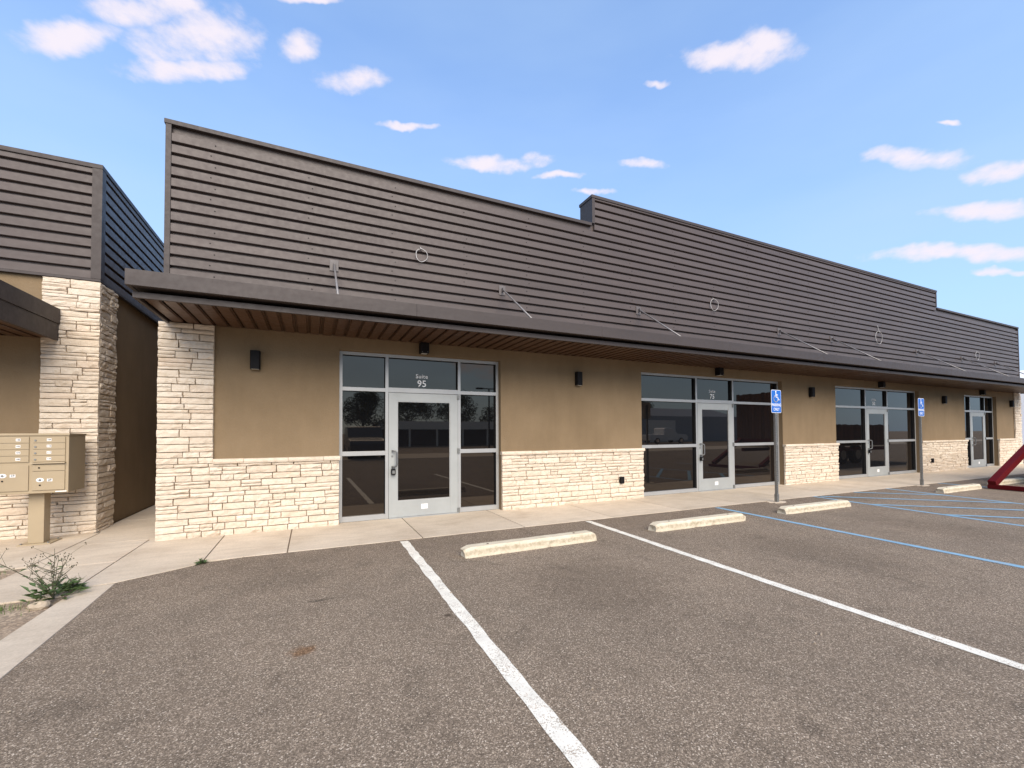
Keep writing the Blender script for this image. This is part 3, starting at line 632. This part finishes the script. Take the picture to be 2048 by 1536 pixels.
# ------------------------------------------------------------------ cluster mailbox
mx0, mx1, my0, my1, mz0, mz1 = -3.52, -2.812, 7.36, 7.80, .663, 1.385
mb = thing('cluster_mailbox', 'tan metal cluster mailbox on a square pedestal beside the stone pillar', 'mailbox', (-3.165, 7.58, .006))
body = MB().box(mx0, mx1, my0, my1, mz0, mz1).build('cabinet', 'mailbox_tan', mb, bevel=.006)
MB().ext([(my0-.014, mz1), (my1+.006, mz1), (my1+.006, mz1+.022), (my0-.006, mz1+.028), (my0-.014, mz1+.02)], 'x', mx0-.008, mx1+.008).build('roof_cap', 'mailbox_tan', mb, bevel=.003)
pc = -3.165
MB().box(pc-.075, pc+.075, 7.50, 7.65, .02, mz0-.001).build('pedestal', 'mailbox_tan', mb, bevel=.006); MB().box(pc-.15, pc+.16, 7.44, 7.74, .006, .02).build('base_plate', 'mailbox_tan', mb, bevel=.003)
for bx in (-.12, .13):
    for by in (7.47, 7.71): MB().ext([(pc+bx+.012*math.cos(t*math.pi/3), by+.012*math.sin(t*math.pi/3)) for t in range(6)], 'z', .0202, .034).build('anchor_bolt', 'galvanised', mb)
cols = ((mx0+.028, pc-.012), (pc+.018, mx1-.03)); nums = (('100', '102', '104', '108'), ('109', '110', '117', '118')); fy = my0
def mdoor(a, b, z0, z1): return MB().box(a+.002, b-.002, fy-.012, fy-.0005, z0+.002, z1-.002).build('compartment_door', 'mailbox_tan', mb, bevel=.002)
def lockdisc(d, x, z, r=.011, mat='galvanised', o=.018): MB().ext([(x+r*math.cos(i*math.pi/6), z+r*math.sin(i*math.pi/6)) for i in range(12)], 'y', fy-o, fy-.0122).build('lock', mat, d)
def plate(d, txt, x, z, w_, h_, size):
    MB().box(x-w_/2, x+w_/2, fy-.0138, fy-.0123, z-h_/2, z+h_/2).build('number_plate', 'label_white', d); text('number', txt, size, 'ink', d, (x, fy-.0148, z), .02)
for ci, (a, b) in enumerate(cols):
    zt = 1.372
    for k in range(4):
        z1 = zt-.0795*k; z0 = z1-.0795; d = mdoor(a, b, z0, z1); lockdisc(d, a+.028, (z0+z1)/2-.008); plate(d, nums[ci][k], (a+b)/2+(.0 if ci else .06), (z0+z1)/2, .042, .032, .024)
    if ci:
        MB().ext([(fy-.001, 1.053), (fy-.034, 1.046), (fy-.036, 1.036), (fy-.001, 1.040)], 'x', a-.006, b+.004).build('outgoing_lip', 'mailbox_tan', mb)
        d = mdoor(a, b, .940, 1.018); lockdisc(d, a+.065, .982, .009, 'black_metal'); d = mdoor(a, b, .70, .938); cxp = a+.075; pz = .83
    else: d = mdoor(a, b, .70, 1.018); cxp = a+.085; pz = .895
    MB().ext([(cxp+.036*math.cos(i*math.pi/8), pz+.026*math.sin(i*math.pi/8)) for i in range(16)], 'y', fy-.0138, fy-.0123).build('key_decal', 'label_white', d); lockdisc(d, cxp, pz, .012, 'galvanised', .022); lockdisc(d, cxp, pz-.065, .009, 'black_metal')
    plate(d, '1P' if ci == 0 else '2P', cxp+.09, pz-.004, .05, .034, .034)
MB().box(mx1-.12, mx1-.015, fy-.0022, fy-.0004, .672, .684).build('maker_plate', 'label_white', mb)

# ------------------------------------------------------------------ wheel stops
def wheel_stop(x0, x1, y, label, rot=0, seed=0):
    r = random.Random(seed); L = x1-x0; m = MB(); pr = [(-.088, 0), (-.080, .078), (-.058, .112), (.058, .112), (.080, .078), (.088, 0)]
    cuts = 26; vs = []; fs = []
    for k in range(cuts+1):
        t = -L/2+L*k/cuts; e = min(k, cuts-k); sq = (.86, 1, 1)[min(e, 2)]; hz = (.74, 1, 1)[min(e, 2)]
        for i, (p, q) in enumerate(pr):
            j = lambda s: r.uniform(-s, s); ch = -.012*(r.random() < .05 and i == 2 and e > 1)
            vs.append((t+(0 if e else j(.012)), p*sq+j(.0012)+(.022 if i == 0 and r.random() < .10 else 0), max(0, q*hz+(j(.0012) if q else 0)+ch)))
    n = 6
    for k in range(cuts):
        for i in range(n): fs.append((k*n+i, k*n+(i+1) % n, (k+1)*n+(i+1) % n, (k+1)*n+i))
    fs += [tuple(range(n-1, -1, -1)), tuple(cuts*n+i for i in range(n))]
    me = MB().add(vs, fs); o = me.build('wheel_stop', 'stop_concrete'); o.location = ((x0+x1)/2, y, .0005); o.rotation_euler = (0, 0, rot); tag(o, label, 'wheel stop', 'concrete wheel stops'); ORG[o] = (0, 0, 0)
    for sx in (-1, 1): MB().ext([(sx*L*.33+.014*math.cos(i*math.pi/4), .014*math.sin(i*math.pi/4)) for i in range(8)], 'z', .108, .116).build('anchor_pin', 'rust', o)
wheel_stop(1.545, 3.33, 4.62, 'cream concrete wheel stop in the stall in front of the door marked 95', R(.3), 1)
wheel_stop(4.34, 6.15, 4.62, 'cream concrete wheel stop between the white stall line and the first blue line', R(-.8), 2)
wheel_stop(7.19, 9.02, 4.62, 'chipped cream concrete wheel stop in front of the sign post by storefront 75', R(-1.2), 3)
wheel_stop(12.66, 14.45, 4.6, 'cream concrete wheel stop with the corner of the red frame beside its end', R(-1), 4)
wheel_stop(15.5, 17.3, 4.66, 'pale concrete wheel stop lying behind the red steel frame', R(-1), 5)

# ------------------------------------------------------------------ accessible parking signs
def acc_sign(x, y, label):
    t = thing('parking_sign', label, 'sign', (x, y, 0), 'accessible parking signs')
    s = .0225
    m = MB().box(x-s, x+s, y-s, y+s, 0.0, 2.12); post = m.build('post', 'galvanised', t, bevel=.003)
    h = MB()
    z = .18
    while z < 1.72: h.ext([(x+.0085*math.cos(i*math.pi/4), z+.0085*math.sin(i*math.pi/4)) for i in range(8)], 'y', y-s-.0006, y-s-.0001); z += .0254*1.5
    stuff(h.build('post_hole', 'dark_rubber', post))
    MB().box(x-s-.007, x+s+.007, y-s-.007, y+s+.007, 0, .16).build('anchor_sleeve', 'galvanised', t, bevel=.003)
    MB().ext([(x+.2*math.cos(i*math.pi/9)*(1+.2*math.sin(3*i)), y+.13*math.sin(i*math.pi/9)) for i in range(18)], 'z', -.02, .008).build('footing', 'concrete', t)
    py = y-s-.003; zc = 1.978
    def rr(w, hh, r, ya, yb, name, mat, par):
        pts = []
        for cx_, cz_, a0 in ((w/2-r, hh/2-r, 0), (-w/2+r, hh/2-r, 90), (-w/2+r, -hh/2+r, 180), (w/2-r, -hh/2+r, 270)):
            for k in range(5): a = R(a0+k*22.5); pts.append((x+cx_+r*math.cos(a), zc+cz_+r*math.sin(a)))
        return MB().ext(pts, 'y', ya, yb).build(name, mat, par)
    p = rr(.300, .452, .03, py-.002, py, 'panel', 'sign_white', t); rr(.284, .436, .024, py-.0032, py-.0022, 'panel_face', 'sign_blue', p)
    yy = py-.0046
    # wheelchair figure
    def flat(pts, wd, name='symbol'):
        m = MB()
        for a, b in zip(pts[:-1], pts[1:]):
            a = Vector((a[0], 0, a[1])); b = Vector((b[0], 0, b[1])); dd = (b-a).normalized(); q = Vector((-dd.z, 0, dd.x))*wd/2; e = dd*wd*.35
            m.add([(x+v.x, yy, zc+v.z) for v in (a-e+q, a-e-q, b+e-q, b+e+q)], [(0, 1, 2, 3)]); yy_ = 0
        return m
    sy = MB(); parts = [flat([(-.012, .165), (-.008, .085), (.045, .085), (.066, .03), (.088, .036)], .018), flat([(-.010, .128), (.042, .128)], .015)]
    for k, q in enumerate(parts): sy.add([(a, b-.0004*k, c) for a, b, c in q.v], q.f)
    arc = [(-.012+.062*math.cos(R(a)), .052+.062*math.sin(R(a))) for a in range(115, 345, 14)]; q = flat(arc, .015); sy.add([(a, b-.0009, c) for a, b, c in q.v], q.f)
    sy.add([(x-.014+.017*math.cos(i*math.pi/7), yy-.0012, zc+.190+.017*math.sin(i*math.pi/7)) for i in range(14)], [tuple(range(14))])
    sy.build('wheelchair_symbol', 'sign_white', p)
    text('sign_lettering', 'PARKING', .082, 'sign_white', p, (x, yy, zc-.072), .006, sx=.82); text('sign_lettering', 'ONLY', .082, 'sign_white', p, (x, yy, zc-.158), .006, sx=.82)
    for dz in (.208, -.212): MB().ext([(x+.007*math.cos(i*math.pi/4), zc+dz+.007*math.sin(i*math.pi/4)) for i in range(8)], 'y', py-.008, py-.0033).build('bolt', 'galvanised', p)
acc_sign(8.29, 5.44, 'blue accessible parking sign on a perforated post standing before storefront 75')
acc_sign(13.99, 5.44, 'blue accessible parking sign on a post standing before storefront 50')

# ------------------------------------------------------------------ red trailer (only its frame corner reaches into the picture)
tr = thing('flatbed_trailer', 'dark red steel trailer frame resting beside the last wheel stops', 'trailer', (16.4, 3.2, 0))
def sq(a, b, s, name, mat='red_steel'):
    a, b = Vector(a), Vector(b); d = (b-a).normalized(); q = d.cross(Vector((0, 0, 1))).normalized(); r = q.cross(d)
    return MB().rbox((a+b)/2, d*((b-a).length/2), q*s, r*s).build(name, mat, tr, bevel=.006)
sq((14.56, 4.44, .06), (14.38, 2.2, .06), .05, 'ground_bar')
for yy in (4.36, 2.3): sq((14.50, yy, .13), (16.45, yy-.13, 1.05), .07, 'inclined_tube')
sq((16.5, 4.25, 1.02), (16.5, 2.0, 1.02), .06, 'head_beam')
for yy in (4.0, 2.2): sq((16.5, yy, .62), (23.5, yy, .62), .07, 'chassis_rail'); sq((16.56, yy, .7), (16.56, yy, .98), .05, 'upright')
for yy in (1.95, 3.95):
    for xx in (20.2, 21.3):
        m = MB().ext([(xx+.38*math.cos(i*math.pi/12), .381+.38*math.sin(i*math.pi/12)) for i in range(24)], 'y', yy-.11, yy+.11); o = m.build('wheel', 'dark_rubber', tr, bevel=.02)
        MB().ext([(xx+.2*math.cos(i*math.pi/10), .381+.2*math.sin(i*math.pi/10)) for i in range(20)], 'y', yy-.12, yy+.12).build('rim', 'galvanised', o)
MB().box(16.62, 23.6, 1.8, 4.2, .76, .82).build('deck', 'boards', tr)
for i in range(17): MB().box(16.64, 16.68, 1.82+.14*i, 1.82+.14*i+.132, .821, 2.95+random.uniform(-.02, .02)).build('board', 'boards', tr)
for i in range(48): MB().box(16.70+.143*i, 16.70+.143*i+.135, 4.14, 4.18, .821, 1.65+random.uniform(-.02, .02)).build('board', 'boards', tr)

# ------------------------------------------------------------------ weeds, grass, rock
def weed(loc, label, nst, hgt, spread, nleaf, leafs, seed, buds=True, lean=(0, 0)):
    r = random.Random(seed); x, y, z = loc; t = thing('weed', label, 'weed', loc)
    bm_ = MB(); lf = MB()
    def leaf(p, d, L, W):
        d = Vector(d).normalized(); s = d.cross(Vector((0, 0, 1)))
        s = s.normalized() if s.length > .05 else Vector((1, 0, 0)); up = s.cross(d)
        p = Vector(p); a = p+d*L*.5+s*W+up*L*.05; b = p+d*L*.5-s*W+up*L*.05; c = p+d*L-up*L*.12; e = p+d*L*.25+s*W*.6; f = p+d*L*.25-s*W*.6
        lf.add([p, e, a, c, b, f], [(0, 1, 2, 3), (0, 3, 4, 5)])
    def bud(p, s):
        p = Vector(p); bm_.add([p+Vector(q)*s for q in ((1,0,0),(0,1,0),(-1,0,0),(0,-1,0),(0,0,1.6),(0,0,-1.3))], [(0,1,4),(1,2,4),(2,3,4),(3,0,4),(1,0,5),(2,1,5),(3,2,5),(0,3,5)])
    for k in range(nst):
        a = r.uniform(0, 2*math.pi); out = r.uniform(.3, 1)*spread; H = hgt*r.uniform(.55, 1); pts = []
        tx, ty = x+out*math.cos(a)+lean[0]*H, y+out*math.sin(a)+lean[1]*H
        for i in range(7):
            q = i/6; pts.append((x+(tx-x)*q**1.2+r.uniform(-.006, .006), y+(ty-y)*q**1.2+r.uniform(-.006, .006), z+H*q**.85))
        m = MB().tube(pts, .0035, 5, .0015)
        for i in (2, 3, 4, 5):
            for _ in range(1):
                p = Vector(pts[i]); b = r.uniform(0, 6.28); L = r.uniform(.05, .17)*hgt/.4; e = p+Vector((math.cos(b)*L, math.sin(b)*L, L*.75)); m.tube([p, (p+e)/2+Vector((0, 0, -.004)), e], .0018, 4, .001)
                if buds:
                    for _ in range(3): bud(e+Vector((r.uniform(-.015, .015), r.uniform(-.015, .015), r.uniform(-.008, .015))), r.uniform(.0035, .006))
                if r.random() < .6: leaf(p, (math.cos(b+1), math.sin(b+1), .3), leafs*r.uniform(.5, .9), leafs*.13)
        m.build('stem', 'stem', t)
    for k in range(nleaf):
        a = r.uniform(0, 6.28); q = r.random()**.7; p = (x+q*spread*.55*math.cos(a), y+q*spread*.55*math.sin(a), z+r.uniform(.005, .10)*hgt/.4)
        leaf(p, (math.cos(a+r.uniform(-.8, .8)), math.sin(a+r.uniform(-.8, .8)), r.uniform(.1, .9)), leafs*r.uniform(.6, 1.2), leafs*r.uniform(.14, .26))
    stuff(lf.build('leaf', 'leaf', t))
    if bm_.v: stuff(bm_.build('seed_head', 'bud', t))
weed((-1.985, 4.98, .0), 'tall straggly weed with thin stems and seed heads growing at the kerb end', 11, .42, .30, 100, .09, 5, True, (-.30, .1))
weed((-1.90, 5.12, .004), 'low leafy weed tucked against the kerb joint beside the straggly weed', 5, .17, .08, 60, .06, 8, False)
weed((-1.06, 5.60, .002), 'small green weed sprouting from the sidewalk joint at the asphalt edge', 3, .07, .04, 34, .05, 6, False)
gr = MB(); r = random.Random(4)
for k in range(2600):
    if k < 2100: x, y = r.gauss(-2.75, .28), r.gauss(4.86, .055)
    else: x, y = r.uniform(-4.2, -2.75), r.uniform(5.0, 6.2)
    if x > -1.96 or (y > 4.99 and x > -2.72): continue
    a = r.uniform(0, 6.28); L = r.uniform(.02, .06); c, s = math.cos(a), math.sin(a); gr.add([(x-.0025*s, y+.0025*c, -.02), (x+.0025*s, y-.0025*c, -.02), (x+c*L*.5, y+s*L*.5, L)], [(0, 1, 2)])
o = gr.build('grass', 'grass'); stuff(o); tag(o, 'thin green grass along the edge of the path slab', 'grass')
bm = bmesh.new(); bmesh.ops.create_icosphere(bm, subdivisions=2, radius=1)
for vv in bm.verts: vv.co = Vector((vv.co.x*.075, vv.co.y*.05, vv.co.z*.04))*(1+.25*mnoise.noise(vv.co*1.6))
me = bpy.data.meshes.new('rock'); bm.to_mesh(me); bm.free(); me.materials.append(MATS['rock']); o = bpy.data.objects.new('rock', me); C.objects.link(o); o.location = (-1.99, 4.80, .008); tag(o, 'tan fist-sized rock lying against the kerb below the weed', 'rock')

pb_ = MB(); r = random.Random(12)
for k in range(420):
    w_ = r.random()
    if w_ < .45: x = r.uniform(-1.2, 14); y = EDGE(x)-abs(r.gauss(0, .10))-.01
    elif w_ < .8: x0 = r.choice((1.5, 4.3, 7.2, 12.6)); x = x0+r.uniform(-.1, 1.95); y = 4.52-abs(r.gauss(0, .06))
    else: x = r.uniform(-1.4, 6); y = r.uniform(1.6, 5.4)
    q = r.uniform(.004, .011); pb_.add([(x+q*a*r.uniform(.7, 1.2), y+q*b*r.uniform(.7, 1.2), .003+q*c) for a, b, c in ((1,0,.3),(0,1,.3),(-1,0,.3),(0,-1,.3),(0,0,.9),(0,0,-.5))], [(0,1,4),(1,2,4),(2,3,4),(3,0,4),(1,0,5),(2,1,5),(3,2,5),(0,3,5)])
o = pb_.build('loose_gravel', 'rock'); stuff(o); tag(o, 'loose bits of gravel scattered on the asphalt along the walk and wheel stops', 'gravel')
# ------------------------------------------------------------------ across the street: what the dark glazing mirrors
struct(sheet([(-60, -14.3), (90, -14.3), (90, -9.1), (-60, -9.1)], .006, .05).build('street', 'concrete'))
def tree(x, y, h, cr, seed, label, name='shade_tree'):
    r = random.Random(seed); t = thing(name, label, 'tree', (x, y, -.04), 'trees across the street'); th_ = h*.42; m = MB()
    m.tube([(x, y, -.1), (x+.05, y, th_*.5), (x+r.uniform(-.15, .15), y, th_), (x, y, h*.75)], .16, 8, .05); tips = []
    for k in range(9):
        a = r.uniform(0, 6.28); z0 = th_*r.uniform(.6, 1.3); e = (x+cr*.7*math.cos(a), y+cr*.7*math.sin(a), z0+cr*r.uniform(.3, .9)); m.tube([(x, y, z0), ((x+e[0])/2, (y+e[1])/2, (z0+e[2])/2+.1), e], .06, 6, .02)
    m.build('trunk', 'bark', t); c = MB(); cl = [(x+cr*.75*r.gauss(0, .55), y+cr*.75*r.gauss(0, .55), h*.66+h*.3*r.uniform(-.75, 1), cr*r.uniform(.22, .42)) for _ in range(26)]
    for k in range(5200):
        cx_, cy_, cz_, cr_ = r.choice(cl); d = Vector((r.gauss(0, 1), r.gauss(0, 1), r.gauss(0, 1))).normalized()*cr_*r.random()**.4; p = Vector((cx_, cy_, cz_))+d
        a = Vector((r.gauss(0, 1), r.gauss(0, 1), r.gauss(0, 1))).normalized()*.11; b = a.orthogonal().normalized()*.06; c.add([p-a, p+b, p+a, p-b], [(0, 1, 2, 3)])
    c.build('crown', 'leaf_far', t)
for (x, y, h, cr, s, lab) in ((-2.5, -27, 4.6, 2.0, 1, 'round dark tree mirrored beside the lone tall tree in the glazing'), (4.6, -31, 5.6, 2.1, 2, 'lone tall tree mirrored in the left pane of the storefront marked 95'), (11, -40, 6.2, 3.2, 3, 'broad tree behind the white-roofed shelter'), (17.5, -41, 6.4, 3.4, 4, 'second broad tree behind the white-roofed shelter'), (23.5, -38, 6.0, 3.0, 5, 'bushy tree behind the far end of the white-roofed shelter'), (-9, -33, 6, 2.6, 6, 'large tree standing left of the round dark tree'), (52, -44, 7, 3, 7, 'tree standing beyond the metal shed')): tree(x, y, h, cr, s, lab)
sh = thing('open_shelter', 'long open shelter with white fascia on posts across the street', 'shelter', (16, -30, -.04))
MB().box(6, 30, -34, -30.1, 2.35, 2.45).build('roof', 'roofing', sh); MB().box(6, 30, -30.09, -30, 1.75, 2.6).build('fascia', 'white_wall', sh); MB().box(6, 30, -34.2, -34.01, -.05, 2.4).build('back_wall', 'interior', sh)
for i in range(9): MB().box(6.2+2.9*i, 6.38+2.9*i, -30.3, -30.12, -.05, 2.345).build('post', 'white_wall', sh)
ms_ = thing('metal_shed', 'low grey metal shed with wide door across the street', 'shed', (44, -36, -.04)); MB().ext([(-31, -.05), (-31, 3.6), (-36, 5.0), (-41, 3.6), (-41, -.05)], 'x', 34, 60).build('wall', 'grey_wall', ms_); MB().box(42, 47, -30.99, -30.9, 0, 3).build('shed_door', 'white_wall', ms_)
lpole = thing('light_pole', 'tall dark parking lot light pole with two flat heads', 'light pole', (11.9, -14.9, -.02)); MB().tube([(11.9, -14.9, -.05), (11.9, -14.9, 4.6)], .07, 10, .05).build('pole', 'black_metal', lpole); MB().box(11.3, 12.5, -14.97, -14.83, 4.6, 4.66).build('crossarm', 'black_metal', lpole)
for s in (-1, 1): MB().box(11.9+s*.75-.25, 11.9+s*.75+.25, -15.05, -14.75, 4.58, 4.68).build('lamp_head', 'black_metal', lpole)
def car(x, y, rz, L, W, prof, glass, mat, label, name):
    t = thing(name, label, 'car', (x, y, 0)); t.rotation_euler = (0, 0, rz); ORG[t] = (0, 0, 0)
    MB().ext(prof, 'y', -W/2, W/2).build('body', mat, t, bevel=.07, smooth=False); MB().ext(glass, 'y', -W/2-.004+.06, W/2+.004-.06).build('cabin_glass', 'car_glass', t, bevel=.03)
    for wx in (-L*.31, L*.31):
        for s in (-1, 1):
            m = MB().ext([(wx+.34*math.cos(i*math.pi/12), .345+.34*math.sin(i*math.pi/12)) for i in range(24)], 'y', s*W/2-.2*(s > 0)-.02*s, s*W/2+.2*(s < 0)+.03*s); o = m.build('wheel', 'dark_rubber', t, bevel=.02)
            MB().ext([(wx+.21*math.cos(i*math.pi/8), .345+.21*math.sin(i*math.pi/8)) for i in range(16)], 'y', min(s*W/2, s*W/2+.045*s), max(s*W/2, s*W/2+.045*s)).build('rim', 'chrome', o)
    for s in (-1, 1): MB().box(L/2-.10, L/2-.005, s*W*.36-.16, s*W*.36+.16, .68, .82).build('headlight', 'lens', t, bevel=.02)
    MB().box(L/2-.06, L/2+.012, -.5, .5, .45, .66).build('grille', 'black_metal', t, bevel=.01)
suv = [(-2.3,.3),(-2.35,.9),(-2.2,1.15),(-1.9,1.7),(-1.6,1.78),(.35,1.76),(1.15,1.12),(2.1,1.0),(2.33,.8),(2.33,.35),(2.1,.28),(-2.1,.28)]
suvg = [(-1.85,1.18),(-1.66,1.62),(-1.5,1.69),(.30,1.68),(.98,1.18)]
car(2.75, -11.6, R(90), 4.6, 1.85, suv, suvg, 'car_dark', 'dark parked car facing the shops, mirrored in the left pane of storefront 95', 'parked_car')
pk = [(-2.8,.4),(-2.85,1.05),(-.75,1.08),(-.72,1.75),(-.5,1.85),(.55,1.82),(1.2,1.15),(2.5,1.05),(2.7,.85),(2.7,.42),(2.4,.36),(-2.5,.36)]
pkg = [(-.62,1.15),(-.60,1.66),(-.45,1.76),(.5,1.74),(1.02,1.16)]
car(38, -24, R(5), 5.5, 1.9, pk, pkg, 'car_white', 'white pickup truck parked before the metal shed', 'pickup_truck')
# far warehouse past the building's end
wh = thing('warehouse', 'pale grey metal warehouse far beyond the end of the shops', 'warehouse', (66, 24, -.04))
MB().ext([(50, -.05), (50, 5.2), (65, 7.2), (80, 5.2), (80, -.05)], 'y', 13.5, 42).build('wall', 'grey_wall', wh); MB().add([(49.6, 13.2, 5.25), (65, 13.2, 7.3), (65, 42.3, 7.3), (49.6, 42.3, 5.25), (80.4, 13.2, 5.25), (80.4, 42.3, 5.25), (49.6, 13.2, 5.35), (65, 13.2, 7.4), (65, 42.3, 7.4), (49.6, 42.3, 5.35), (80.4, 13.2, 5.35), (80.4, 42.3, 5.35)], [(0,1,2,3),(1,4,5,2),(6,9,8,7),(7,8,11,10),(0,6,7,1),(1,7,10,4),(3,2,8,9),(2,5,11,8),(0,3,9,6),(4,10,11,5)]).build('roof', 'white_wall', wh)
